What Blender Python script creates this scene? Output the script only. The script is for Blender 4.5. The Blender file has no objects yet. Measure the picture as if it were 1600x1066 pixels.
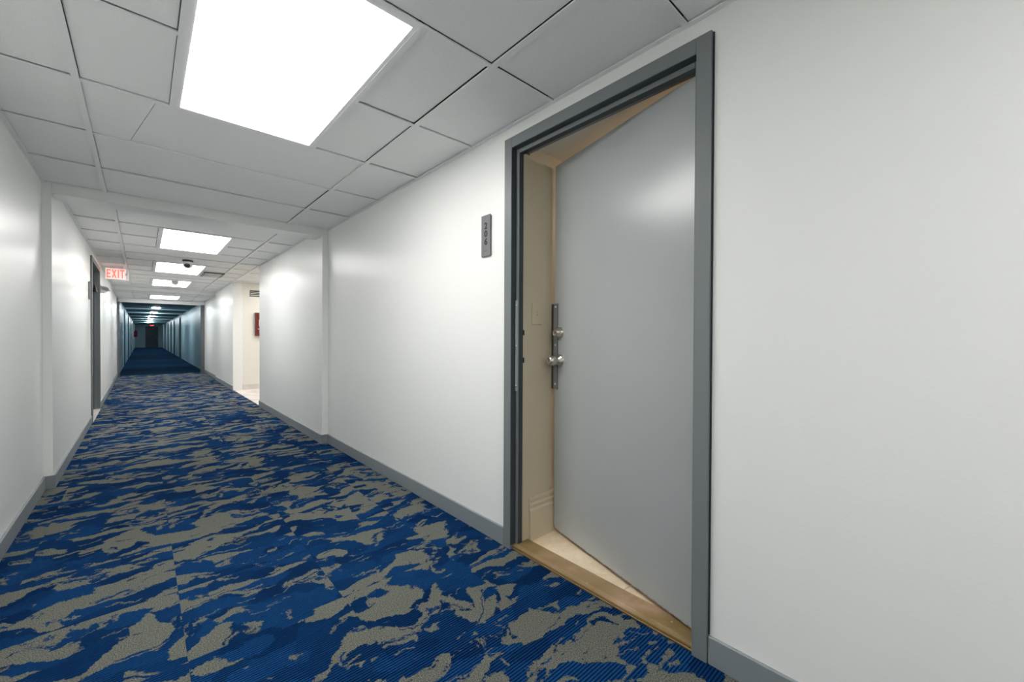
import bpy, bmesh, math, random
from mathutils import Matrix, Vector

random.seed(7)
S = bpy.context.scene
COL = S.collection

# ------------------------------------------------------------------ camera
YAW, PITCH, ROLL, EYE, FPX = 0.7374, -0.0089, 0.0041, 1.0719, 636.76
fw = Vector((math.sin(YAW) * math.cos(PITCH), math.cos(YAW) * math.cos(PITCH), math.sin(PITCH)))
rt = Vector((math.cos(YAW), -math.sin(YAW), 0))
up = rt.cross(fw)
rt, up = rt * math.cos(ROLL) + up * math.sin(ROLL), up * math.cos(ROLL) - rt * math.sin(ROLL)
cd = bpy.data.cameras.new('camera')
cd.sensor_fit = 'HORIZONTAL'; cd.sensor_width = 36.0; cd.lens = FPX / 1600 * 36.0
cd.clip_start = 0.02; cd.clip_end = 200
cam = bpy.data.objects.new('camera', cd); COL.objects.link(cam)
m = Matrix((rt, up, -fw)).transposed().to_4x4(); m.translation = (0, 0, EYE)
cam.matrix_world = m
S.camera = cam

# ------------------------------------------------------------------ world, exposure, light levels
w = bpy.data.worlds.new('world'); S.world = w; w.use_nodes = True
w.node_tree.nodes['Background'].inputs[0].default_value = (0.02, 0.02, 0.02, 1)
S.view_settings.view_transform = 'Standard'; S.view_settings.look = 'None'
S.view_settings.gamma = 1.0; S.view_settings.use_curve_mapping = False
S.view_settings.exposure = 0.90
PANEL = 7.0        # troffer diffusers of the white corridor
PANEL_COL = (1.0, 0.985, 0.965)
FARLAMP = 56.0      # cool lamps of the far corridor
FAR_COL = (0.86, 0.96, 1.0)
WARM = 20.0         # apartment ceiling lamp
try:
    S.cycles.max_bounces = 16; S.cycles.diffuse_bounces = 10; S.cycles.glossy_bounces = 6
    S.cycles.sample_clamp_indirect = 6.0
except Exception:
    pass

# ------------------------------------------------------------------ dimensions (metres; X across, Y along the corridor)
H = 2.133
XL, XR = -0.5095, 1.3862          # near bay walls
YP = 4.2747                       # first beam
XL2, XR2 = -0.464, 1.330          # second bay walls
Y2 = 12.2                         # second beam
XL3, XR3 = -0.485, 1.372
H3 = 2.075
Y3 = 15.05                        # cased opening to the far corridor
XL4, XR4, H4 = -0.470, 1.395, 2.11
YE = 50.0
YB = -3.2
ALC0, ALC1, ALCX = 7.2, 9.65, 3.4
T = 0.6096

# ------------------------------------------------------------------ materials
def srgb(r, g, b):
    f = lambda c: (c / 255 / 12.92) if c / 255 <= 0.04045 else ((c / 255 + 0.055) / 1.055) ** 2.4
    return (f(r), f(g), f(b), 1)

class N:
    def __init__(s, name):
        s.m = bpy.data.materials.new(name); s.m.use_nodes = True
        s.t = s.m.node_tree; s.b = s.t.nodes['Principled BSDF']
    def n(s, typ, **kw):
        o = s.t.nodes.new(typ)
        for k, v in kw.items(): setattr(o, k, v)
        return o
    def l(s, a, b): s.t.links.new(a, b)
    def pos(s):
        return s.n('ShaderNodeNewGeometry').outputs['Position']
    def noise(s, vec, scale, detail=2.0, rough=0.5):
        o = s.n('ShaderNodeTexNoise'); o.inputs['Scale'].default_value = scale
        o.inputs['Detail'].default_value = detail; o.inputs['Roughness'].default_value = rough
        if vec is not None: s.l(vec, o.inputs['Vector'])
        return o
    def math(s, op, a, b=None, c=None, clamp=False):
        o = s.n('ShaderNodeMath', operation=op, use_clamp=clamp)
        for i, v in enumerate((a, b, c)):
            if v is None: continue
            if isinstance(v, (int, float)): o.inputs[i].default_value = v
            else: s.l(v, o.inputs[i])
        return o.outputs[0]
    def vm(s, op, a, b=None):
        o = s.n('ShaderNodeVectorMath', operation=op)
        for i, v in enumerate((a, b)):
            if v is None: continue
            if isinstance(v, (tuple, list)): o.inputs[i].default_value = v
            else: s.l(v, o.inputs[i])
        return o.outputs[0]
    def mix(s, fac, a, b):
        o = s.n('ShaderNodeMix', data_type='RGBA')
        if isinstance(fac, (int, float)): o.inputs[0].default_value = fac
        else: s.l(fac, o.inputs[0])
        for i, v in ((6, a), (7, b)):
            if isinstance(v, (tuple, list)): o.inputs[i].default_value = v
            else: s.l(v, o.inputs[i])
        return o.outputs[2]
    def ramp(s, fac, lo, hi):
        o = s.n('ShaderNodeMapRange', clamp=True)
        s.l(fac, o.inputs[0]); o.inputs[1].default_value = lo; o.inputs[2].default_value = hi
        return o.outputs[0]
    def bump(s, h, strength, dist):
        o = s.n('ShaderNodeBump'); o.inputs['Strength'].default_value = strength; o.inputs['Distance'].default_value = dist
        s.l(h, o.inputs['Height']); s.l(o.outputs[0], s.b.inputs['Normal']); return o
    def base(s, c):
        if isinstance(c, (tuple, list)): s.b.inputs['Base Color'].default_value = c
        else: s.l(c, s.b.inputs['Base Color'])
    def set(s, rough=0.5, metal=0.0, spec=0.5):
        s.b.inputs['Roughness'].default_value = rough; s.b.inputs['Metallic'].default_value = metal
        s.b.inputs['Specular IOR Level'].default_value = spec

def paint(name, col, rough=0.45, bump=0.0, bscale=160, var=0.03, spec=0.5):
    n = N(name); n.set(rough, 0, spec)
    p = n.pos()
    a = n.noise(p, 1.7, 3)
    d = tuple(c * (1 - var) for c in col[:3]) + (1,)
    e = tuple(min(1, c * (1 + var)) for c in col[:3]) + (1,)
    n.base(n.mix(a.outputs[0], d, e))
    if bump:
        h = n.noise(p, bscale, 3, 0.6)
        n.bump(h.outputs[0], bump, 0.002)
    return n.m

M = {}
M['wall'] = paint('white_wall_paint', (0.865, 0.872, 0.85, 1), 0.32, 0.18, 110, 0.01, 0.5)
M['wall_far'] = paint('pale_blue_wall', srgb(168, 196, 204), 0.35, 0.2, 90, 0.02)  # even pale blue over the far corridor walls
M['ceil_far'] = paint('dark_teal_ceiling', srgb(76, 104, 114), 0.6, 0.2, 60, 0.04)  # even dark teal over the far corridor ceiling
M['cream'] = paint('cream_wall_paint', srgb(208, 194, 168), 0.5, 0.3, 80, 0.03)
M['alcove'] = paint('alcove_wall_paint', srgb(232, 229, 220), 0.5, 0.2, 80, 0.02)
M['tee'] = paint('white_metal_grid', (0.88, 0.88, 0.875, 1), 0.45)
M['grey'] = paint('grey_door_paint', srgb(124, 129, 132), 0.33, 0.12, 40, 0.05)
M['frame'] = paint('grey_frame_paint', srgb(120, 125, 127), 0.36, 0.15, 60, 0.04)
M['base'] = paint('grey_baseboard_paint', srgb(134, 141, 144), 0.42, 0.1, 60, 0.04)
M['plate'] = paint('grey_plate', srgb(118, 117, 118), 0.5, 0.1, 400, 0.03)
M['plate_side'] = paint('dark_plate_edge', srgb(60, 58, 58), 0.5)
M['black'] = paint('black_plastic', (0.015, 0.015, 0.017, 1), 0.45)
M['white_plastic'] = paint('white_plastic', (0.78, 0.78, 0.77, 1), 0.35)
M['lens'] = paint('smoked_dome', (0.05, 0.05, 0.06, 1), 0.12)
M['red'] = paint('red_enamel', srgb(150, 22, 28), 0.35)
M['redframe'] = paint('dark_red_cabinet', srgb(104, 32, 36), 0.4)
M['paper'] = paint('yellowed_label', srgb(214, 196, 150), 0.6)
M['silver_strip'] = paint('silver_grey_steel', srgb(150, 156, 160), 0.35)
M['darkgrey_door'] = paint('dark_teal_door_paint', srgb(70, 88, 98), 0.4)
M['brown'] = paint('dark_bronze_steel', srgb(62, 52, 44), 0.4)
M['casing_dark'] = paint('dark_grey_casing_paint', srgb(96, 98, 102), 0.45)
M['plenum'] = paint('dusty_grey_plenum', srgb(120, 120, 118), 0.9)
M['reveal_shade'] = paint('painted_reveal_shade', srgb(58, 64, 68), 0.6)  # dark colour standing in for shade inside the door frame
M['gap'] = paint('dark_caulk', srgb(42, 46, 48), 0.7)

def metal(name, col, rough):
    n = N(name); n.set(rough, 1.0); n.base(col)
    return n.m
M['nickel'] = metal('satin_nickel', (0.62, 0.58, 0.52, 1), 0.28)
M['brass'] = metal('aged_brass', (0.30, 0.21, 0.10, 1), 0.5)
M['alu'] = metal('brushed_aluminium', (0.55, 0.55, 0.54, 1), 0.4)

def emit(name, col, s):
    n = N(name); n.base((0.8, 0.8, 0.8, 1)); n.set(0.4)
    n.b.inputs['Emission Color'].default_value = tuple(col[:3]) + (1,)
    n.b.inputs['Emission Strength'].default_value = s
    return n.m
M['panel'] = emit('lit_diffuser', PANEL_COL, PANEL)
M['panel_middle'] = emit('lit_diffuser_middle', PANEL_COL, PANEL * 0.78)
M['farlamp'] = emit('lit_cool_lens', FAR_COL, FARLAMP)
M['warm'] = emit('lit_warm_lens', (1.0, 0.86, 0.68), WARM)
M['exit_red'] = emit('lit_red_letters', (1.0, 0.10, 0.07), 1.3)
M['exit_red'].node_tree.nodes['Principled BSDF'].inputs['Base Color'].default_value = (0.5, 0.02, 0.02, 1)
M['exit_face'] = emit('glowing_white_face', (1.0, 0.72, 0.66), 0.28)

# acoustic tile
n = N('acoustic_tile'); n.set(0.85, 0, 0.2); p = n.pos()
a = n.noise(p, 260, 2, 0.7); b = n.noise(p, 2.2, 2)
c1 = n.mix(n.ramp(a.outputs[0], 0.35, 0.65), (0.86, 0.86, 0.85, 1), (0.94, 0.94, 0.93, 1))
n.base(n.mix(n.math('MULTIPLY', b.outputs[0], 0.12), c1, (0.80, 0.80, 0.79, 1)))
n.bump(a.outputs[0], 0.25, 0.002); M['tile'] = n.m

# marble floors
def marble(name, c0, c1, sc, rough):
    n = N(name); n.set(rough); p = n.pos()
    a = n.noise(p, sc, 6, 0.65)
    q = n.vm('ADD', p, n.vm('MULTIPLY', a.outputs[1], (0.5, 0.5, 0.5)))
    b = n.noise(q, sc * 1.6, 5, 0.6)
    n.base(n.mix(n.ramp(b.outputs[0], 0.35, 0.65), c0, c1))
    return n.m
M['marble_white'] = marble('white_marble', srgb(236, 230, 224), srgb(214, 206, 202), 2.5, 0.25)
M['marble_beige'] = marble('beige_marble', srgb(246, 230, 202), srgb(230, 206, 172), 5, 0.3)
# worn stone saddle
n = N('worn_stone_saddle'); n.set(0.55); p = n.pos()
a = n.noise(p, 9, 6, 0.7); b = n.noise(p, 70, 3, 0.7); c = n.noise(p, 3.2, 2)
c1 = n.mix(n.ramp(c.outputs[0], 0.42, 0.60), srgb(134, 112, 70), srgb(176, 146, 118))
c1 = n.mix(n.ramp(a.outputs[0], 0.45, 0.7), c1, srgb(150, 124, 84))
n.base(n.mix(n.ramp(b.outputs[0], 0.70, 0.74), c1, srgb(214, 204, 188)))
n.bump(a.outputs[0], 0.3, 0.004); M['saddle'] = n.m

# carpet: flame shaped grey cut pile on ribbed blue loop pile, laid as 50 cm tiles
n = N('blue_grey_carpet'); n.set(0.95, 0, 0.02); p = n.pos()
sep = n.n('ShaderNodeSeparateXYZ'); n.l(p, sep.inputs[0])
cell = n.vm('FLOOR', n.vm('SCALE', n.vm('SUBTRACT', p, (0.11, 0.2, 0))))
cell.node.inputs[0].links[0].from_node.inputs[3].default_value = 2.0
wn = n.n('ShaderNodeTexWhiteNoise'); wn.noise_dimensions = '2D'; n.l(cell, wn.inputs['Vector'])
off = n.vm('MULTIPLY', wn.outputs['Color'], (0.12, 0.12, 0.0))
q = n.vm('ADD', p, off)
flat = n.vm('MULTIPLY', q, (1, 1, 0))
w1 = n.noise(flat, 2.8, 2, 0.5)
w2 = n.noise(flat, 9.0, 2, 0.5)
w3 = n.noise(flat, 75.0, 4, 0.75)
q1 = n.vm('ADD', flat, n.vm('MULTIPLY', n.vm('SUBTRACT', w1.outputs[1], (0.5, 0.5, 0.5)), (0.30, 0.30, 0)))
q2 = n.vm('ADD', q1, n.vm('MULTIPLY', n.vm('SUBTRACT', w2.outputs[1], (0.5, 0.5, 0.5)), (0.12, 0.10, 0)))
q3 = n.vm('ADD', q2, n.vm('MULTIPLY', n.vm('SUBTRACT', w3.outputs[1], (0.5, 0.5, 0.5)), (0.055, 0.042, 0)))
an = n.vm('MULTIPLY', q3, (7.8, 14.5, 0))
vo = n.n('ShaderNodeTexVoronoi'); vo.voronoi_dimensions = '2D'; vo.inputs['Scale'].default_value = 1.0; n.l(an, vo.inputs['Vector'])
sc_ = n.n('ShaderNodeSeparateColor'); n.l(vo.outputs['Color'], sc_.inputs[0])
nz = n.noise(n.vm('MULTIPLY', q3, (0.8, 1.2, 0)), 7.5, 4, 0.65)
val = n.math('ADD', n.math('MULTIPLY', sc_.outputs[0], 0.70), n.math('MULTIPLY', nz.outputs[0], 0.70))
# thin brush strokes that cut blue lines through the grey and grey lines through the blue
st = n.noise(n.vm('MULTIPLY', q3, (2.6, 8.5, 0)), 1.0, 1, 0.4)
line = n.math('SUBTRACT', 1.0, n.ramp(n.math('ABSOLUTE', n.math('SUBTRACT', st.outputs[0], 0.5)), 0.012, 0.018))
brk = n.ramp(w2.outputs[0], 0.53, 0.56)
line = n.math('MULTIPLY', line, brk)
g0 = n.ramp(val, 0.772, 0.780)
grey = n.math('ABSOLUTE', n.math('SUBTRACT', g0, line))
# blue loop
shade = n.ramp(n.math('ADD', n.math('MULTIPLY', sc_.outputs[1], 0.6), n.math('MULTIPLY', w1.outputs[0], 0.6)), 0.35, 0.85)
fine = n.noise(n.vm('MULTIPLY', p, (90, 420, 0)), 1.0, 2, 0.7)
blue = n.mix(shade, srgb(16, 50, 92), srgb(32, 82, 138))
blue = n.mix(n.ramp(fine.outputs[0], 0.35, 0.75), blue, srgb(15, 54, 102))
tuft = n.noise(p, 260, 3, 0.85)
gcol = n.mix(n.ramp(tuft.outputs[0], 0.38, 0.62), srgb(60, 66, 64), srgb(158, 160, 148))
rib = n.math('SINE', n.math('MULTIPLY', sep.outputs[1], 2 * math.pi / 0.0105))
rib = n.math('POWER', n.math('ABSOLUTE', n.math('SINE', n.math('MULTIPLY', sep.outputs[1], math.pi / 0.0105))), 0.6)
# groove shade between the raised blue cords, put into the colour as navy
groove_shade = n.math('SUBTRACT', 1.0, n.ramp(rib, 0.45, 0.85))
blue = n.mix(n.math('MULTIPLY', groove_shade, 0.75), blue, srgb(6, 26, 54))
n.base(n.mix(grey, blue, gcol))
hb = n.math('MULTIPLY', rib, n.math('SUBTRACT', 1.0, grey))
hg = n.math('MULTIPLY', n.math('ADD', n.math('MULTIPLY', tuft.outputs[0], 0.8), 0.5), grey)
n.bump(n.math('ADD', hb, hg), 1.0, 0.008)
M['carpet'] = n.m

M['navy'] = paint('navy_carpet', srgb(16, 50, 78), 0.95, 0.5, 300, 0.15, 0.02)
# door leaf gets rust at its foot
n = N('grey_leaf_paint'); n.set(0.24, 0, 0.6); p = n.pos()
sep = n.n('ShaderNodeSeparateXYZ'); n.l(p, sep.inputs[0])
a = n.noise(p, 2.0, 3); b = n.noise(p, 30, 4, 0.7); c = n.noise(n.vm('MULTIPLY', p, (30, 30, 3)), 1.0, 3)
col = n.mix(a.outputs[0], srgb(166, 170, 170), srgb(176, 180, 179))
z = n.math('ADD', sep.outputs[2], n.math('MULTIPLY', b.outputs[0], 0.03))
rust = n.math('SUBTRACT', 1.0, n.ramp(z, 0.050, 0.056))
n.base(n.mix(n.math('MULTIPLY', rust, n.ramp(b.outputs[0], 0.4, 0.5)), col, srgb(86, 60, 44)))
n.bump(n.math('ADD', c.outputs[0], n.math('MULTIPLY', n.noise(p, 6, 3).outputs[0], 1.5)), 0.10, 0.003)
M['leaf'] = n.m

# ------------------------------------------------------------------ builders
def link(o, parent=None):
    COL.objects.link(o)
    if parent is not None:
        o.parent = parent
    return o

def tag(o, label=None, cat=None, group=None, kind=None):
    if label: o['label'] = label
    if cat: o['category'] = cat
    if group: o['group'] = group
    if kind: o['kind'] = kind
    return o

def empty(name, loc, rz=0.0, **kw):
    o = bpy.data.objects.new(name, None); o.location = loc; o.rotation_euler = (0, 0, rz)
    o.empty_display_size = 0.05
    link(o); return tag(o, **kw)

class MB:
    def __init__(s): s.bm = bmesh.new()
    def box(s, x0, x1, y0, y1, z0, z1):
        v = [s.bm.verts.new(c) for c in ((x0, y0, z0), (x1, y0, z0), (x1, y1, z0), (x0, y1, z0), (x0, y0, z1), (x1, y0, z1), (x1, y1, z1), (x0, y1, z1))]
        for f in ((0, 3, 2, 1), (4, 5, 6, 7), (0, 1, 5, 4), (1, 2, 6, 5), (2, 3, 7, 6), (3, 0, 4, 7)): s.bm.faces.new([v[i] for i in f])
        return s
    def prism(s, pts, d0, d1, axis='z'):
        f = {'z': lambda a, b, d: (a, b, d), 'x': lambda a, b, d: (d, a, b), 'y': lambda a, b, d: (a, d, b)}[axis]
        lo = [s.bm.verts.new(f(a, b, d0)) for a, b in pts]; hi = [s.bm.verts.new(f(a, b, d1)) for a, b in pts]
        k = len(pts)
        s.bm.faces.new(lo[::-1]); s.bm.faces.new(hi)
        for i in range(k): s.bm.faces.new((lo[i], lo[(i + 1) % k], hi[(i + 1) % k], hi[i]))
        return s
    def lathe(s, prof, c=(0, 0, 0), axis='z', seg=28):
        f = {'z': lambda r, t, h: (c[0] + r * math.cos(t), c[1] + r * math.sin(t), c[2] + h),
             'x': lambda r, t, h: (c[0] + h, c[1] + r * math.cos(t), c[2] + r * math.sin(t)),
             'y': lambda r, t, h: (c[0] + r * math.cos(t), c[1] + h, c[2] + r * math.sin(t))}[axis]
        rings = []
        for r, h in prof:
            if r < 1e-6: rings.append([s.bm.verts.new(f(0, 0, h))])
            else: rings.append([s.bm.verts.new(f(r, 2 * math.pi * i / seg, h)) for i in range(seg)])
        for a, b in zip(rings, rings[1:]):
            for i in range(seg):
                j = (i + 1) % seg
                if len(a) == 1 and len(b) == 1: continue
                if len(a) == 1: s.bm.faces.new((a[0], b[j], b[i]))
                elif len(b) == 1: s.bm.faces.new((a[i], a[j], b[0]))
                else: s.bm.faces.new((a[i], a[j], b[j], b[i]))
        return s
    def tube(s, pts, r, seg=10):
        pts = [Vector(p) for p in pts]; prev = None
        for i, p in enumerate(pts):
            d = (pts[min(i + 1, len(pts) - 1)] - pts[max(i - 1, 0)]).normalized()
            a = d.cross(Vector((0, 0, 1)))
            if a.length < 1e-3: a = d.cross(Vector((1, 0, 0)))
            a.normalize(); b = d.cross(a)
            ring = [s.bm.verts.new(p + (a * math.cos(2 * math.pi * k / seg) + b * math.sin(2 * math.pi * k / seg)) * r) for k in range(seg)]
            if prev:
                for k in range(seg): s.bm.faces.new((prev[k], prev[(k + 1) % seg], ring[(k + 1) % seg], ring[k]))
            else: s.bm.faces.new(ring)
            prev = ring
        s.bm.faces.new(prev[::-1]); return s
    def mesh(s, name, mat, bevel=0.0, smooth=False, seg=1):
        if bevel:
            bmesh.ops.bevel(s.bm, geom=s.bm.edges[:], offset=bevel, segments=seg, affect='EDGES', clamp_overlap=True)
        bmesh.ops.recalc_face_normals(s.bm, faces=s.bm.faces[:])
        me = bpy.data.meshes.new(name); s.bm.to_mesh(me); s.bm.free()
        me.materials.append(M[mat] if isinstance(mat, str) else mat)
        if smooth:
            for f in me.polygons: f.use_smooth = True
            try: me.set_sharp_from_angle(angle=math.radians(35))
            except Exception: pass
        return me
    def build(s, name, mat, parent=None, bevel=0.0, smooth=False, loc=(0, 0, 0), seg=1, **kw):
        o = bpy.data.objects.new(name, s.mesh(name, mat, bevel, smooth, seg)); o.location = loc
        link(o, parent); return tag(o, **kw)

CACHE = {}
def piece(name, dims, loc, mat, parent, bevel=0.0, **kw):
    k = (name, tuple(round(d, 4) for d in dims), mat, bevel)
    if k not in CACHE:
        a, b, c = (d / 2 for d in dims)
        CACHE[k] = MB().box(-a, a, -b, b, -c, c).mesh(name, mat, bevel)
    o = bpy.data.objects.new(name, CACHE[k]); o.location = loc
    link(o, parent); return tag(o, **kw)

def bx(name, x0, x1, y0, y1, z0, z1, mat, parent=None, bevel=0.0, **kw):
    return MB().box(x0, x1, y0, y1, z0, z1).build(name, mat, parent, bevel, **kw)

def text_mesh(name, s, size, mat, depth=0.001):
    c = bpy.data.curves.new(name, 'FONT'); c.body = s; c.size = size; c.extrude = depth; c.offset = size * .022
    c.align_x = 'CENTER'; c.align_y = 'CENTER'
    o = bpy.data.objects.new(name + '_tmp', c); COL.objects.link(o)
    dg = bpy.context.evaluated_depsgraph_get(); dg.update()
    me = bpy.data.meshes.new_from_object(o.evaluated_get(dg))
    bpy.data.objects.remove(o); bpy.data.curves.remove(c)
    me.materials.clear(); me.materials.append(M[mat]); me.name = name
    return me

# ------------------------------------------------------------------ setting: walls
def wall_along(name, X, side, y0, y1, z1, mat, label, openings=(), thick=0.104):
    x0, x1 = (X - thick, X) if side == 'L' else (X, X + thick)
    b = MB(); y = y0
    for a, c, zt in sorted(openings):
        if a > y: b.box(x0, x1, y, a, -0.02, z1)
        b.box(x0, x1, a, c, zt, z1); y = c
    if y < y1: b.box(x0, x1, y, y1, -0.02, z1)
    return b.build(name, mat, kind='structure', label=label, category=None) if False else tag(b.build(name, mat), label, 'wall', None, 'structure')

ZT = 2.30
D1 = (0.556, 1.568, 2.070)
LD = (7.19, 8.41, 2.03)
wall_along('wall_left', XL, 'L', YB, YP, ZT, 'wall', 'white painted wall on the left in the foreground bay')
wall_along('wall_right', XR, 'R', YB, YP, ZT, 'wall', 'white painted wall on the right around the open grey door', [D1])
wall_along('wall_left_middle', XL2, 'L', YP, Y2, ZT, 'wall', 'white wall on the left between the two ceiling beams', [LD], 0.15)
wall_along('wall_right_middle', XR2, 'R', YP, ALC0, ZT, 'wall', 'white wall on the right between near beam and side passage', (), 0.16)
wall_along('wall_right_beyond', XR2, 'R', ALC1, Y2, ZT, 'wall', 'white wall on the right just beyond the side passage', (), 0.16)
wall_along('wall_left_inner', XL3, 'L', Y2, Y3, ZT, 'wall', 'short white wall on the left before the blue corridor', (), 0.16)
wall_along('wall_right_inner', XR3, 'R', Y2, Y3, ZT, 'wall', 'short white wall on the right before the blue corridor', (), 0.18)
FL = [19.9, 25.6, 32.0, 38.5]           # far doors, left (near edge Y)
FR = [25.2, 30.2, 33.6, 37.2, 42.6]
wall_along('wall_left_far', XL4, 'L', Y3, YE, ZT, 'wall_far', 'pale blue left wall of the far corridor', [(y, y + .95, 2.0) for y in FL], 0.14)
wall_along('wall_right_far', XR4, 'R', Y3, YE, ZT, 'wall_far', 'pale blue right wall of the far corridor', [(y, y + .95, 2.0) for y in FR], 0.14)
EDX0, EDX1, EDZ = 0.24, 1.12, 1.92
b = MB(); b.box(XL4 - .14, EDX0, YE, YE + .12, -.02, ZT); b.box(EDX1, XR4 + .14, YE, YE + .12, -.02, ZT); b.box(EDX0, EDX1, YE, YE + .12, EDZ, ZT)
tag(b.build('wall_end', 'wall_far'), 'pale blue wall closing the far end of the corridor', 'wall', None, 'structure')
tag(bx('wall_back', XL - .104, XR + .104, YB - .1, YB, -.02, ZT, 'wall'), 'white wall closing the corridor behind the camera', 'wall', None, 'structure')
# side passage
tag(bx('wall_passage_near', XR2 + .16, ALCX, ALC0 - .12, ALC0, -.02, ZT, 'alcove'), 'off white near wall of the side passage', 'wall', None, 'structure')
tag(bx('wall_passage_far', XR2 + .16, ALCX, ALC1, ALC1 + .12, -.02, ZT, 'alcove'), 'off white passage wall with grille and red cabinet', 'wall', None, 'structure')
tag(bx('wall_passage_end', ALCX, ALCX + .1, ALC0 - .12, ALC1 + .12, -.02, ZT, 'alcove'), 'off white end wall of the side passage', 'wall', None, 'structure')
# apartment entry behind the open door
AX = XR + .104
AZ = 2.06
tag(bx('wall_entry_left', AX, 3.6, 1.509, 1.60, -.02, 2.2, 'cream'), 'cream entry wall seen through the open door', 'wall', None, 'structure')
tag(bx('wall_entry_right', AX, 3.6, -1.0, -0.9, -.02, 2.2, 'cream'), 'cream side wall of the apartment entry', 'wall', None, 'structure')
tag(bx('wall_entry_end', 3.6, 3.7, -1.0, 1.60, -.02, 2.2, 'cream'), 'cream end wall of the apartment entry', 'wall', None, 'structure')
tag(bx('ceiling_entry', AX, 3.6, -0.9, 1.509, AZ, AZ + .1, 'alcove'), 'off white ceiling of the apartment entry', 'ceiling', None, 'structure')

# ------------------------------------------------------------------ setting: floors
fl = tag(bx('floor', XL - .15, XR + .03, YB, YE + .1, -.06, -.0062, 'gap'), 'blue carpet with ragged grey patches along the whole corridor', 'floor', None, 'structure')
CT, YC = 0.5, 8.2
xs = [XL, -.39, .11, .61, 1.11, XR]
k = 0
y = -.8
while y < YC - .01:
    for a, c in zip(xs, xs[1:]):
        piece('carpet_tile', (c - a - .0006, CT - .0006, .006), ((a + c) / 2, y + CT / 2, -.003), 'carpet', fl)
    y += CT
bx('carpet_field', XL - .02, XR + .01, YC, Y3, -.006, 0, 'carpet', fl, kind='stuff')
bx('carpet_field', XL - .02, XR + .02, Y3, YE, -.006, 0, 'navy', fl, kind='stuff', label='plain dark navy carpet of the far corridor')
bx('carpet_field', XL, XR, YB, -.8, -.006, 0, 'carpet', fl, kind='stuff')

fp = tag(bx('floor_passage', XR2 + .01, ALCX, ALC0, ALC1, -.06, -.0062, 'gap'), 'white marble floor of the side passage', 'floor', None, 'structure')
pw = (ALCX - XR2 - .012) / 4; pl = (ALC1 - ALC0) / 5
for i in range(4):
    for j in range(5):
        piece('marble_tile', (pw - .003, pl - .003, .008), (XR2 + .012 + pw * (i + .5), ALC0 + pl * (j + .5), -.001), 'marble_white', fp)
fa = tag(bx('floor_entry', AX, 3.6, -0.9, 1.509, -.06, .004, 'gap'), 'beige marble floor behind the open door', 'floor', None, 'structure')
bx('floor_bed', XR + .03, AX, .60, 1.52, -.06, .0, 'gap', fa)
ex = [AX, 1.94, 2.55, 3.16, 3.6]; ey = [-.9, -.28, .33, .94, 1.509]
for a, c in zip(ex, ex[1:]):
    for d, e in zip(ey, ey[1:]):
        piece('marble_tile', (c - a - .003, e - d - .003, .010), ((a + c) / 2, (d + e) / 2, .009), 'marble_beige', fa)

# ------------------------------------------------------------------ setting: ceilings
def ceiling(name, x0, x1, y0, y1, z, label, mat='tile'):
    return tag(bx(name, x0, x1, y0, y1, z + .05, z + .12, 'plenum' if mat == 'tile' else mat), label, 'ceiling', None, 'structure')
TW = .024
def tee_x(par, x0, x1, y, z): piece('cross_tee', (x1 - x0, TW * .8, .006), ((x0 + x1) / 2, y, z + .003), 'tee', par)
def tee_y(par, x, y0, y1, z, w_=TW): piece('main_tee', (w_, y1 - y0, .006), (x, (y0 + y1) / 2, z + .0028), 'tee', par)
def tile(par, x0, x1, y0, y1, z):
    jz = random.uniform(0, .0025)
    piece('ceiling_tile', (x1 - x0 - .0258, y1 - y0 - .0218, .016), ((x0 + x1) / 2 + random.uniform(-.001, .001), (y0 + y1) / 2 + random.uniform(-.0025, .0015), z + .0165 + jz), 'tile', par, bevel=.0015)

def grid(par, XA, XB, RA, RB, LA, LB, ylines, y0, y1, z, lit):
    """RA, RB main tees; LA..LB light cell; lit = set of row indices that hold a light"""
    ys = [y0] + [v for v in ylines if y0 + .05 < v < y1 - .05] + [y1]
    # wall angles
    piece('wall_angle', (.02, y1 - y0, .005), (XA + .0095, (y0 + y1) / 2, z + .0026), 'tee', par)
    piece('wall_angle', (.02, y1 - y0, .005), (XB - .0095, (y0 + y1) / 2, z + .0026), 'tee', par)
    tee_y(par, RA, y0, y1, z); tee_y(par, RB, y0, y1, z)
    for i, (a, b_) in enumerate(zip(ys, ys[1:])):
        tile(par, XA, RA, a, b_, z); tile(par, RB, XB, a, b_, z)
        mid = (a + b_) / 2
        hit = any(l0 - .01 < mid < l1 + .01 for l0, l1 in lit)
        if hit:
            tile(par, RA, LA, a, b_, z); tile(par, LB, RB, a, b_, z)
        elif par.name == 'ceiling' and abs(a - 2.469) < .02:
            tile_cut(par, RA, RB, a, b_, z)
        else:
            tile(par, RA, RB, a, b_, z)
        if i:
            tee_x(par, XA, RA, a, z); tee_x(par, RB, XB, a, z)
            inside = any(l0 + .05 < a < l1 - .05 for l0, l1 in lit)
            if inside: tee_x(par, RA, LA, a, z); tee_x(par, LB, RB, a, z)
            else: tee_x(par, RA, RB, a, z)
    for l0, l1 in lit:
        tee_y(par, LA, l0, l1, z, TW * .9); tee_y(par, LB, l0, l1, z, TW * .9)

def tile_cut(par, x0, x1, y0, y1, z):
    # one tile patched from two pieces along a slanted cut
    a, b_ = .055, -.045
    g = .0015
    for pts in ([(x0, y0), (a - g, y0), (b_ - g, y1), (x0, y1)], [(a + g, y0), (x1, y0), (x1, y1), (b_ + g, y1)]):
        MB().prism([(p[0], p[1]) for p in pts], z + .009, z + .025).build('ceiling_tile', 'tile', par)

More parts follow.
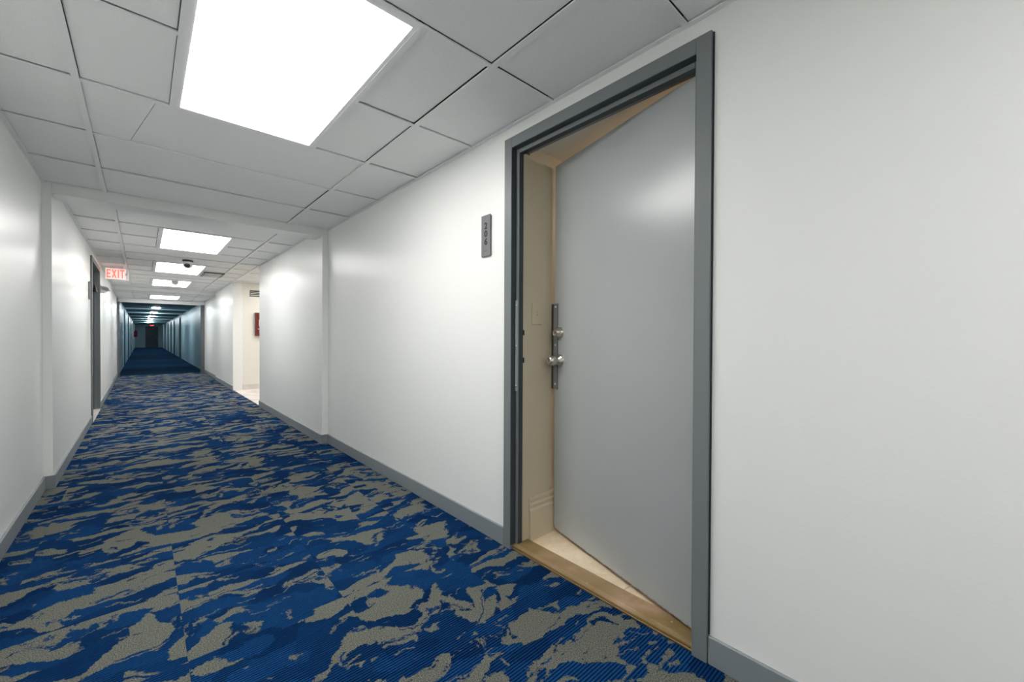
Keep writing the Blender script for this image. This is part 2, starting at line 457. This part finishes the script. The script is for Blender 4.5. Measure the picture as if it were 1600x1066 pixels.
Y0 = 1.2497
RA, RB, LA, LB = -.2000, 1.0253, .1079, .7174
c1 = ceiling('ceiling', XL - .1, XR + .1, YB, YP + .05, H, 'white acoustic tile ceiling with metal grid over the foreground bay')
L1 = (Y0, Y0 + 2 * T); L0 = (Y0 - 5 * T, Y0 - 3 * T)
grid(c1, XL, XR, RA, RB, LA, LB, [Y0 + T * k for k in range(-8, 6)], YB, YP, H, [L1, L0])
Yf = 5.30
RA2, RB2, LA2, LB2 = -.170, 1.055, .138, .7476
c2 = ceiling('ceiling_middle', XL2 - .1, XR2 + .16, YP + .2, Y2, H, 'white acoustic tile ceiling between the two beams')
L2 = [(Yf, Yf + 2 * T), (Yf + 4 * T, Yf + 6 * T), (Yf + 8 * T, Yf + 10 * T)]
grid(c2, XL2, XR2, RA2, RB2, LA2, LB2, [Yf + T * k for k in range(-2, 12)], YP + .2, Y2, H, L2)
ca = ceiling('ceiling_passage', XR2 + .02, ALCX, ALC0, ALC1, H, 'white tile ceiling of the side passage')
AL = (1.95, 2.56, 8.10, 9.32)
for i, (a, c) in enumerate(zip([XR2, AL[0], AL[1], ALCX], [AL[0], AL[1], ALCX])):
    for d, e in zip([ALC0, 7.49, AL[2], AL[2] + T, AL[3]], [7.49, AL[2], AL[2] + T, AL[3], ALC1]):
        if i == 1 and d >= AL[2] and e <= AL[3] + .01: continue
        tile(ca, a, c, d, e, H)
for d in (7.49, AL[2], AL[3]): tee_x(ca, XR2, ALCX, d, H)
for a in (XR2 + .012, AL[0], AL[1]): tee_y(ca, a, ALC0, ALC1, H)
c3 = ceiling('ceiling_inner', XL3 - .1, XR3 + .1, Y2 + .001, Y3, H3, 'white tile ceiling just before the blue corridor')
L3 = [(13.40, 14.62)]
grid(c3, XL3, XR3, RA2, RB2, LA2, LB2, [13.40 + T * k for k in range(-2, 3)], Y2 + .12, Y3, H3, L3)
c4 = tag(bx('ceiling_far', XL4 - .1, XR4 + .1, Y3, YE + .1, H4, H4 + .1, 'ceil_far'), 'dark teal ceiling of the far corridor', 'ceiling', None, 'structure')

# beams
tag(bx('trim_1', XL2, XR2, YP, YP + .20, 2.065, H + .06, 'wall', bevel=.003), 'pale painted beam crossing the ceiling of the foreground', 'beam', None, 'structure')
tag(bx('trim_2', XL2 - .02, XR2 + .02, Y2, Y2 + .12, H3 - .001, H + .06, 'wall', bevel=.003), 'pale painted beam crossing the ceiling beyond the passage', 'beam', None, 'structure')
t3 = empty('trim_3', (0.43, Y3, 0), label='grey cased opening between white and blue corridor', cat='opening', kind='structure')
def child(o, par):
    o.parent = par; o.matrix_parent_inverse = par.matrix_world.inverted() if False else Matrix.Translation(-Vector(par.location)); return o
child(bx('header', XL4 - .05, XR4 + .05, Y3, Y3 + .10, 1.976, H4, 'wall'), t3)
child(bx('side_casing', 1.284, 1.40, Y3 - .02, Y3 + .08, 0, 1.985, 'casing_dark', bevel=.003), t3)
child(bx('side_casing', -.49, -.440, Y3 - .02, Y3 + .08, 0, 1.985, 'casing_dark', bevel=.003), t3)

# ------------------------------------------------------------------ setting: baseboards
def baseb(name, x0, x1, y0, y1, label, h=.092):
    tag(bx(name, x0, x1, y0, y1, 0, h, 'base', bevel=.0025), label, 'baseboard', None, 'structure')
bt = .012
baseb('baseboard_left', XL, XL + bt, YB, YP - bt, 'grey baseboard along the left foreground wall')
baseb('baseboard_left_return', XL, XL2 + bt, YP - bt, YP, 'grey baseboard on the left step under the near beam')
baseb('baseboard_left_middle', XL2, XL2 + bt, YP, LD[0] - .05, 'grey baseboard on the left before the recessed door')
baseb('baseboard_left_beyond', XL2, XL2 + bt, LD[1] + .05, Y2, 'grey baseboard on the left beyond the recessed door')
baseb('baseboard_right_front', XR - bt, XR, YB, .550, 'grey baseboard on the right in front of the open door')
baseb('baseboard_right', XR - bt, XR, 1.574, YP - bt, 'grey baseboard on the right between open door and step')
baseb('baseboard_right_return', XR2 - bt, XR, YP - bt, YP, 'grey baseboard on the right step under the near beam')
baseb('baseboard_right_middle', XR2 - bt, XR2, YP, ALC0, 'grey baseboard on the right before the side passage')
baseb('baseboard_right_beyond', XR2 - bt, XR2, ALC1, Y2, 'grey baseboard on the right beyond the side passage')
baseb('baseboard_left_inner', XL3, XL3 + bt, Y2, Y3 - .02, 'grey baseboard on the left before the blue corridor')
baseb('baseboard_right_inner', XR3 - bt, XR3, Y2, Y3 - .02, 'grey baseboard on the right before the blue corridor')
tag(bx('baseboard_passage', XR2 + .16, ALCX, ALC1 - .012, ALC1, 0, .10, 'marble_white', bevel=.002), 'white marble skirting on the side passage wall', 'baseboard', None, 'structure')
b = MB(); b.prism([(1.509, .012), (1.509, .235), (1.503, .235), (1.500, .222), (1.503, .205), (1.497, .196), (1.500, .178), (1.492, .168), (1.490, .012)], AX, 3.6, 'x')
tag(b.build('baseboard_entry', 'cream'), 'cream moulded baseboard behind the open door', 'baseboard', None, 'structure')

# ------------------------------------------------------------------ open door 206
d1 = empty('door_1', (XR, 1.06, 0), label='open grey steel apartment door ajar in its grey frame', cat='door', kind='structure')
fx = 1.371
def dpart(name, x0, x1, y0, y1, z0, z1, mat, bevel=.002, **kw):
    return child(bx(name, x0, x1, y0, y1, z0, z1, mat, bevel=bevel, **kw), d1)
JD = AX  # inner edge of the frame
dpart('jamb', fx, JD, 1.520, 1.572, 0, 2.0745, 'frame')
dpart('jamb', fx, JD, .552, .602, 0, 2.0745, 'frame')
dpart('head', fx, JD, .602, 1.520, 2.0215, 2.0745, 'frame')
dpart('stop', 1.407, 1.436, 1.500, 1.520, .022, 2.0215, 'frame')
dpart('stop', 1.407, 1.436, .602, .620, .022, 2.0215, 'frame')
dpart('head_stop', 1.407, 1.436, .620, 1.500, 2.000, 2.0215, 'frame')
dpart('jamb_lining', 1.437, JD + .002, 1.506, 1.5205, .022, 2.012, 'cream', .001)
dpart('caulk_line', 1.3805, 1.3865, .5475, .5525, .094, 2.07, 'gap', 0)
dpart('reveal_shade_strip', 1.3735, 1.407, 1.5185, 1.5205, .022, 2.0195, 'reveal_shade', 0)  # thin dark strips paint the shade of the jamb and head reveals
dpart('reveal_shade_strip', 1.3735, 1.407, .604, 1.5185, 2.0195, 2.022, 'reveal_shade', 0)
dpart('reveal_shade_strip', 1.4085, 1.4365, 1.4985, 1.5005, .024, 1.9985, 'reveal_shade', 0)
dpart('reveal_shade_strip', 1.4085, 1.4365, .621, 1.4985, 1.9985, 2.0005, 'reveal_shade', 0)
sg = dpart('strike_guard', 1.4005, 1.4072, 1.502, 1.5185, .800, 1.259, 'silver_strip', .001, label='silver steel strike guard with round bolts')
for z in (.826, 1.028, 1.232):
    o = MB().lathe([(0, 0), (.0055, 0), (.0055, -.002), (.003, -.0045), (0, -.005)], (1.4005, 1.510, z), 'x', 14).build('bolt', 'alu', smooth=True)
    child(o, d1)
for z in (1.096, .955):
    dpart('strike_hole', 1.443, 1.4515, 1.5035, 1.507, z - .013, z + .013, 'black', 0)
dpart('strike_plate', 1.453, 1.463, 1.5045, 1.507, .942, .975, 'nickel', 0)
# saddle
child(MB().prism([(1.394, 0), (1.394, .013), (1.399, .021), (1.405, .0235), (1.482, .0235), (1.492, .017), (1.492, 0)], .602, 1.520, 'y').build('threshold', 'saddle', label='worn tan stone saddle'), d1)
child(MB().prism([(1.384, 0), (1.384, .005), (1.386, .008), (1.392, .008), (1.394, .006), (1.394, 0)], .602, 1.520, 'y').build('carpet_edge_strip', 'brass', label='thin brass edging'), d1)
# leaf
AL_ = math.radians(14.06)
lw, lt, lz0, lz1 = .905, .044, .033, 1.998
ch = .018
lb = MB().prism([(0, lz0), (lw - ch, lz0), (lw, lz0 + ch), (lw, lz1), (0, lz1)], 0, lt, 'x')
leaf = lb.build('leaf', 'leaf', bevel=.002, label='flat grey painted door leaf with rusty foot')
leaf.parent = d1
leaf.location = (1.440 - XR, .606 - 1.06, 0); leaf.rotation_euler = (0, 0, -AL_)
# guard plate that wraps past the latch edge
MB().box(-.004, 0, lw - .034, lw + .022, .794, 1.254).box(-.004, lt * .7, lw + .016, lw + .022, .794, 1.254).build('latch_guard', 'brown', leaf, label='dark bronze latch guard plate')
MB().box(-.0052, -.0040, lw - .034, lw + .002, .794, 1.254).build('guard_face', 'frame', leaf)
for z in (.82, 1.03, 1.235):
    MB().lathe([(0, 0), (.007, 0), (.007, -.002), (.004, -.005), (0, -.0055)], (-.0052, lw - .016, z), 'x', 16).build('bolt', 'alu', leaf, smooth=True)
yk = lw - .052
MB().lathe([(0, 0), (.031, 0), (.031, -.004), (.028, -.010), (.0235, -.012), (.0215, -.030), (.019, -.034), (.0185, -.031), (0, -.031)], (0, yk, 1.098), 'x', 36).build('deadbolt', 'nickel', leaf, smooth=True, label='round satin nickel deadbolt cylinder')
MB().box(-.0325, -.0305, yk - .0015, yk + .0015, 1.092, 1.104).build('keyhole', 'black', leaf)
MB().lathe([(0, 0), (.033, 0), (.033, -.003), (.030, -.008), (.021, -.013), (.0155, -.018), (.0150, -.024), (.0205, -.028), (.0250, -.036), (.0268, -.048), (.0258, -.060), (.0225, -.068), (.017, -.072), (.016, -.070), (0, -.070)], (0, yk, .950), 'x', 36).build('knob', 'nickel', leaf, smooth=True, label='satin nickel door knob')
MB().box(-.0715, -.0695, yk - .0015, yk + .0015, .943, .957).build('keyhole', 'black', leaf)
for z in (.25, 1.0, 1.78):
    MB().lathe([(0, 0), (.007, 0), (.007, .1), (0, .1)], (lt + .006, -.002, z), 'z', 12).build('hinge', 'alu', leaf, smooth=True)

# light switch on the entry wall
sw = empty('light_switch', (1.545, 1.509, 1.14), label='cream light switch plate on entry wall behind door', cat='switch')
MB().box(-.036, .036, -.006, 0, 0, .115).build('cover_plate', 'cream', sw, bevel=.002)
MB().box(-.005, .005, -.016, -.006, .048, .068).build('toggle', 'paper', sw, bevel=.002)

# ------------------------------------------------------------------ room number plates
def number_plate(y0, y1, z0, z1, X, side, digits, label):
    yc = (y0 + y1) / 2; sg_ = -1 if side == 'R' else 1
    e = empty('room_number_plate', (X, yc, z0), label=label, cat='sign', group='room number plates')
    hw = (y1 - y0) / 2; h = z1 - z0
    MB().box(min(0, sg_ * .006), max(0, sg_ * .006), -hw + .003, hw - .003, .004, h - .004).build('back_plate', 'plate_side', e)
    MB().box(min(sg_ * .006, sg_ * .011), max(sg_ * .006, sg_ * .011), -hw, hw, 0, h).build('face', 'plate', e, bevel=.0008)
    for i, ch_ in enumerate(digits):
        me = text_mesh('digit', ch_, .048, 'black', .0008)
        o = bpy.data.objects.new('digit', me); link(o, e)
        o.rotation_euler = (math.pi / 2, 0, -math.pi / 2 if side == 'R' else math.pi / 2)
        o.location = (sg_ * .0118, -.002, h - .060 - i * .0425); o.scale = (1.05, 1, 1)
    if digits:
        for k in range(5):
            MB().lathe([(.0016, 0), (.0012, .0008), (0, .001)], (0, 0, 0), 'x', 8).build('braille_dot', 'plate_side', e, loc=(sg_ * .0115 - (.001 if sg_ < 0 else 0), -.012 + k * .006, .028))
    return e
number_plate(1.691, 1.767, 1.510, 1.731, XR, 'R', '206', 'grey plate with black numerals 206 beside the open door')
number_plate(6.905, 6.985, 1.500, 1.713, XL2, 'L', '', 'narrow dark plate on the left wall before the recessed door')

# ------------------------------------------------------------------ ceiling lights
def troffer(x0, x1, y0, y1, z, label, mat='panel', rim=.026):
    cx, cy = (x0 + x1) / 2, (y0 + y1) / 2
    e = empty('ceiling_light', (cx, cy, z), label=label, cat='ceiling light', group='square edged light panels in the tile ceiling')
    a, b_ = (x1 - x0) / 2 - .010, (y1 - y0) / 2 - .008
    r = MB()
    for q in ((-a, -a + rim - .008, -b_, b_), (a - rim + .008, a, -b_, b_), (-a + rim - .008, a - rim + .008, -b_, -b_ + rim - .008), (-a + rim - .008, a - rim + .008, b_ - rim + .008, b_)):
        r.box(q[0], q[1], q[2], q[3], .001, .045)
    r.build('frame', 'tee', e)
    a2, b2 = a - rim + .008, b_ - rim + .008
    MB().box(-a2, a2, -b2, b2, .0, .03).build('diffuser', mat, e)
    return e
troffer(LA, LB, L1[0], L1[1], H, 'large glowing light panel nearest in the foreground ceiling')
troffer(LA, LB, L0[0], L0[1], H, 'glowing light panel in the ceiling behind the camera')
for (a, c), t in zip(L2, ('first glowing light panel beyond the near beam', 'glowing light panel partly hidden by the dome camera', 'glowing light panel partly hidden by the smoke detector')):
    troffer(LA2, LB2, a, c, H, t, 'panel_middle')
troffer(LA2, LB2, L3[0][0], L3[0][1], H3, 'glowing light panel just before the blue corridor')
troffer(AL[0], AL[1], AL[2], AL[3], H, 'glowing light panel in the side passage ceiling', 'panel_middle')

# far corridor surface lamps
for i, yl in enumerate((19.8, 23.8, 28.3, 32.2, 36.6, 41.0, 46.0)):
    e = empty('corridor_lamp', (.39, yl, H4), label='small cool white lamp on the dark ceiling, %s from the near end' % ('first', 'second', 'third', 'fourth', 'fifth', 'sixth', 'seventh')[i], cat='ceiling light', group='lamps along the far corridor')
    MB().box(-.13, .13, -.15, .15, -.010, 0).build('base_plate', 'tee', e)
    MB().prism([(-.115, -.010), (-.11, -.028), (-.09, -.034), (.09, -.034), (.11, -.028), (.115, -.010)], -.13, .13, 'y').build('lens', 'farlamp', e)
for yl in (18.4, 22.0, 26.2, 30.4, 34.6, 39.0, 43.6):  # added pale ribs, imitating bands of lamp light across the ceiling
    piece('light_band_rib', (XR4 - XL4, .14, .05), ((XR4 + XL4) / 2, yl + 2.2, H4 - .025), 'wall_far', c4)
# apartment lamp
e = empty('entry_lamp', (2.35, .75, AZ), label='round warm flush lamp on the entry ceiling', cat='ceiling light')
MB().lathe([(0, 0), (.13, 0), (.13, -.02), (0, -.02)]).build('lamp_base', 'tee', e, smooth=True)
MB().lathe([(.12, -.02), (.11, -.05), (.07, -.075), (0, -.082)]).build('lens', 'warm', e, smooth=True)

# ------------------------------------------------------------------ exit signs
def exit_sign(x0, x1, y, z0, z1, zc, label, arrow=True):
    e = empty('exit_sign', ((x0 + x1) / 2, y, z0), label=label, cat='sign', group='red exit signs')
    a, h = (x1 - x0) / 2, z1 - z0
    MB().box(-a, a, -.02, .02, 0, h).build('housing', 'white_plastic', e, bevel=.003)
    MB().box(-a + .006, a - .030, -.0215, -.0195, .008, h - .008).build('face', 'exit_face', e)
    if zc - z0 - h > .001: MB().box(-.07, .07, -.03, .03, h, zc - z0).build('canopy', 'white_plastic', e)
    s_ = h * .80
    gw = {'E': .85, 'X': 1.0, 'I': .45, 'T': .9}
    tot = sum(gw.values()); span = (2 * a) * .80; x = -a + .012
    for g in 'EXIT':
        wd = span * gw[g] / tot; k = .030 * h / .18; gp = wd * .09
        xa, xb = x + gp, x + wd - gp; zb, zt = h * .15, h * .87; b = MB(); f0, f1 = -.0245, -.0212
        k = (zt - zb) * .17; kw = span * .062
        if g == 'E':
            b.box(xa, xa + kw, f0, f1, zb, zt)
            for q in (zb, (zb + zt) / 2 - k / 2, zt - k): b.box(xa + kw, xb - (.006 if q not in (zb, zt - k) else 0), f0, f1, q, q + k)
        elif g == 'X':
            b.prism([(xa, zb), (xa + kw * 1.15, zb), (xb, zt), (xb - kw * 1.15, zt)], f0, f1, 'y')
            b.prism([(xb - kw * 1.15, zb), (xb, zb), (xa + kw * 1.15, zt), (xa, zt)], f0 - .0004, f1, 'y')
        elif g == 'I':
            xm = (xa + xb) / 2; b.box(xm - kw / 2, xm + kw / 2, f0, f1, zb, zt)
        else:
            xm = (xa + xb) / 2; b.box(xm - kw / 2, xm + kw / 2, f0, f1, zb, zt - k); b.box(xa, xb, f0, f1, zt - k, zt)
        b.build('letter', 'exit_red', e); x += wd
    if arrow:
        xm = a - .026; zm = h * .5; q = h * .10
        MB().prism([(xm - q * .9, zm - q), (xm - q * .4, zm - q), (xm + q * .6, zm), (xm - q * .4, zm + q), (xm - q * .9, zm + q), (xm + q * .1, zm)], -.0245, -.0212, 'y').build('arrow', 'redframe', e)
exit_sign(-.411, -.151, 8.75, 1.932, 2.112, H, 'white EXIT sign with red letters hanging beside the recessed left door')
b_x = .70
e = empty('exit_sign', (b_x, YE - .03, 1.945), label='small red exit sign above the door at the corridor end', cat='sign', group='red exit signs')
MB().box(-.15, .15, -.03, .03, 0, .15).build('housing', 'redframe', e)
me = text_mesh('lettering', 'EXIT', .13, 'exit_red', .002)
o = bpy.data.objects.new('lettering', me); link(o, e); o.location = (0, -.033, .075); o.rotation_euler = (math.pi / 2, 0, 0)

# ------------------------------------------------------------------ ceiling devices
e = empty('dome_camera', (.483, 7.33, H), label='white dome security camera with dark lens on the ceiling', cat='camera')
MB().lathe([(0, 0), (.062, 0), (.062, -.012), (.056, -.018), (0, -.018)], seg=32).build('mount', 'plate_side', e, smooth=True)
MB().lathe([(.055, -.018), (.056, -.045), (.053, -.068), (.044, -.088), (.028, -.102), (0, -.108)], seg=32).build('shell', 'white_plastic', e, smooth=True)
o = MB().lathe([(0, 0), (.012, -.001), (.024, -.006), (.033, -.014), (.037, -.022)][::-1], seg=28).build('lens', 'lens', e, smooth=True)
o.location = (-.004, -.054, -.076); o.rotation_euler = (math.radians(112), 0, 0)

e = empty('smoke_detector', (.473, 10.1, H), label='round white smoke detector on the ceiling', cat='smoke detector')
MB().lathe([(0, 0), (.054, 0), (.054, -.014), (.048, -.024), (0, -.024)], seg=28).build('base', 'white_plastic', e, smooth=True)
MB().lathe([(.046, -.024), (.050, -.040), (.046, -.062), (.030, -.080), (0, -.090)], seg=28).build('cap', 'white_plastic', e, smooth=True)
MB().lathe([(.0475, -.030), (.0505, -.031), (.0505, -.038), (.0475, -.039)], seg=28).build('sensor_slot', 'plate', e, smooth=True)

e = empty('ceiling_vent', (.905, 8.72, H), label='rectangular louvred air vent in the ceiling beside a light panel', cat='vent')
r = MB()
for q in ((-.145, .145, -.27, -.235), (-.145, .145, .235, .27), (-.145, -.115, -.235, .235), (.115, .145, -.235, .235)): r.box(*q, -.010, 0)
r.build('vent_frame', 'plate', e)
MB().box(-.115, .115, -.235, .235, -.001, .0).build('duct_backing', 'black', e)
for k in range(5):
    y = -.185 + k * .0925
    MB().prism([(y - .026, -.004), (y - .022, -.002), (y + .024, -.014), (y + .020, -.016)], -.114, .114, 'x').build('louvre', 'white_plastic' if k % 2 == 0 else 'alu', e)

# ------------------------------------------------------------------ side passage fittings
e = empty('wall_grille', (1.78, ALC1, 1.875), label='beige louvred grille high on the side passage wall', cat='vent')
MB().box(-.165, .165, -.004, 0, 0, .128).build('backing', 'black', e)
r = MB()
for q in ((-.165, .165, 0, .010), (-.165, .165, .118, .128), (-.165, -.155, .01, .118), (.155, .165, .01, .118)): r.box(q[0], q[1], -.014, -.004, q[2], q[3])
r.build('grille_frame', 'plate', e)
for k in range(3):
    z = .022 + k * .032
    MB().prism([(-.004, z + .012), (-.006, z + .015), (-.016, z + .003), (-.014, z)], -.155, .155, 'x').build('slat', 'alcove', e)
e = empty('extinguisher_cabinet', (1.90, ALC1, 1.08), label='dark red fire cabinet on the side passage wall', cat='fire cabinet')
MB().box(-.20, .20, -.06, 0, 0, .47).build('box', 'redframe', e, bevel=.004)
MB().box(-.165, .165, -.066, -.06, .035, .435).build('door_panel', 'redframe', e, bevel=.002)
MB().box(-.14, -.04, -.0675, -.066, .20, .33).build('label', 'paper', e)
MB().lathe([(0, 0), (.012, 0), (.012, -.016), (0, -.018)], (-.15, -.066, .14), 'y', 14).build('latch', 'nickel', e, smooth=True)

# ------------------------------------------------------------------ recessed door on the left
d2 = empty('door_2', (XL2, 7.8, 0), label='recessed grey door in the left wall beneath the exit sign', cat='door', kind='structure')
def d2p(*a, **k): return child(bx(*a, **k), d2)
fX = XL2 + .017
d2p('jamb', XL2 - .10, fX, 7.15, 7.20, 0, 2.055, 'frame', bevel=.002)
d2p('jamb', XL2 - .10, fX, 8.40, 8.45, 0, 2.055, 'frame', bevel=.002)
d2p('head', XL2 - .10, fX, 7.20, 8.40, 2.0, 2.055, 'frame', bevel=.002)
d2p('stop', XL2 - .048, XL2 - .028, 8.385, 8.40, 0, 2.0, 'frame')
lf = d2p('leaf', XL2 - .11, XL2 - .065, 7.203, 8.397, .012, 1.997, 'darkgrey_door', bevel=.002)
d2p('threshold', XL2 - .10, fX, 7.20, 8.40, -.002, .010, 'marble_white', bevel=.002)
o = MB().lathe([(0, 0), (.030, 0), (.030, .004), (.013, .012), (.012, .026), (.024, .036), (.026, .050), (.018, .060), (0, .061)], (0, 0, 0), 'x', 20).build('knob', 'nickel', smooth=True)
o.parent = d2; o.location = (-.065, -.50, .98)

# fixture beyond that door
e = empty('wall_light', (XL2, 8.60, 1.70), label='white ribbed shell shaped wall fixture beyond the recessed left door', cat='wall light')
MB().box(0, .012, -.055, .055, 0, .13).build('back_plate', 'brown', e, bevel=.002)
MB().prism([(.012, .012), (.045, .006), (.098, .045), (.104, .085), (.070, .112), (.012, .112)], -.038, .05, 'y').build('shell', 'white_plastic', e, bevel=.004)
for k in range(5):
    x0 = .016 + .017 * k
    MB().prism([(x0, .104 - .004 * k), (x0 + .006, .107 - .004 * k), (x0 + .030, .052 - .003 * k), (x0 + .024, .046 - .003 * k)], -.044, -.036, 'y').build('rib', 'plate', e)
e = empty('door_bell', (XL2 - .030, 8.40, 1.70), label='small dark bronze bell on the far jamb of the recessed left door', cat='bell')
MB().lathe([(0, .10), (.008, .098), (.012, .07), (.020, .03), (.030, .005), (.032, 0), (.027, .002), (0, .06)], (0, -.034, 0), 'z', 20).build('bell_body', 'brown', e, smooth=True)
MB().box(-.006, .006, -.036, 0, .095, .107).build('bracket', 'brass', e)
number_plate(8.50, 8.56, 1.47, 1.675, XL2, 'L', '', 'narrow dark plate on the left wall below the ribbed fixture')

# ------------------------------------------------------------------ far corridor doors
ords = ('nearest', 'second', 'third', 'fourth', 'fifth', 'sixth')
def far_door(n_, X, side, y, label):
    s_ = 1 if side == 'L' else -1           # direction into the corridor
    e = empty('door_%d' % n_, (X, y + .475, 0), label=label, cat='door', kind='structure')
    def p(name, a, c, y0, y1, z0, z1, mat):
        x0, x1 = sorted((s_ * a, s_ * c)); MB().box(x0, x1, y0, y1, z0, z1).build(name, mat, e)
    p('jamb', -.10, .015, -.475, -.43, 0, 2.0, 'darkgrey_door'); p('jamb', -.10, .015, .43, .475, 0, 2.0, 'darkgrey_door')
    p('head', -.10, .015, -.43, .43, 1.955, 2.0, 'darkgrey_door')
    p('leaf', -.11, -.07, -.428, .428, .01, 1.953, 'darkgrey_door')
    o = MB().lathe([(0, 0), (.028, 0), (.012, .01), (.012, .03), (.025, .045), (0, .06)], (0, 0, 0), 'x', 14).build('knob', 'nickel', e, smooth=True)
    o.location = (s_ * -.07, -.36, 1.0); o.scale = (s_, 1, 1)
n_ = 3
for i, y in enumerate(FL): far_door(n_, XL4, 'L', y, '%s dark door on the left of the far corridor' % ords[i]); n_ += 1
for i, y in enumerate(FR): far_door(n_, XR4, 'R', y, '%s dark door on the right of the far corridor' % ords[i]); n_ += 1
e = empty('door_%d' % n_, ((EDX0 + EDX1) / 2, YE, 0), label='dark door closing the far end of the corridor', cat='door', kind='structure')
hw = (EDX1 - EDX0) / 2
MB().box(-hw, -hw + .04, -.012, .08, 0, EDZ).build('jamb', 'darkgrey_door', e); MB().box(hw - .04, hw, -.012, .08, 0, EDZ).build('jamb', 'darkgrey_door', e)
MB().box(-hw + .04, hw - .04, -.012, .08, EDZ - .04, EDZ).build('head', 'darkgrey_door', e)
MB().box(-hw + .042, hw - .042, .03, .075, .01, EDZ - .042).build('leaf', 'darkgrey_door', e)
MB().lathe([(0, 0), (.03, 0), (.012, -.01), (.012, -.03), (.025, -.045), (0, -.06)], (hw - .11, .03, 1.0), 'y', 14).build('knob', 'nickel', e, smooth=True)

# fire extinguisher on the far left wall
e = empty('fire_extinguisher', (XL4 + .10, 43.6, .98), label='red fire extinguisher hung on the far left wall', cat='extinguisher')
MB().lathe([(0, 0), (.08, 0), (.09, .015), (.09, .40), (.075, .46), (.03, .49), (.03, .52), (0, .52)], seg=24).build('cylinder', 'red', e, smooth=True)
MB().box(-.02, .02, -.03, .03, .52, .56).box(-.012, .012, -.12, .04, .56, .575).box(-.012, .012, -.11, .03, .60, .612).build('valve_handle', 'black', e)
MB().tube([(0, -.03, .54), (.05, -.08, .52), (.095, -.09, .40), (.10, -.09, .20), (.095, -.07, .08)], .012).build('hose', 'black', e, smooth=True)
MB().box(-.10, -.085, -.03, .03, .10, .45).build('bracket', 'alu', e)
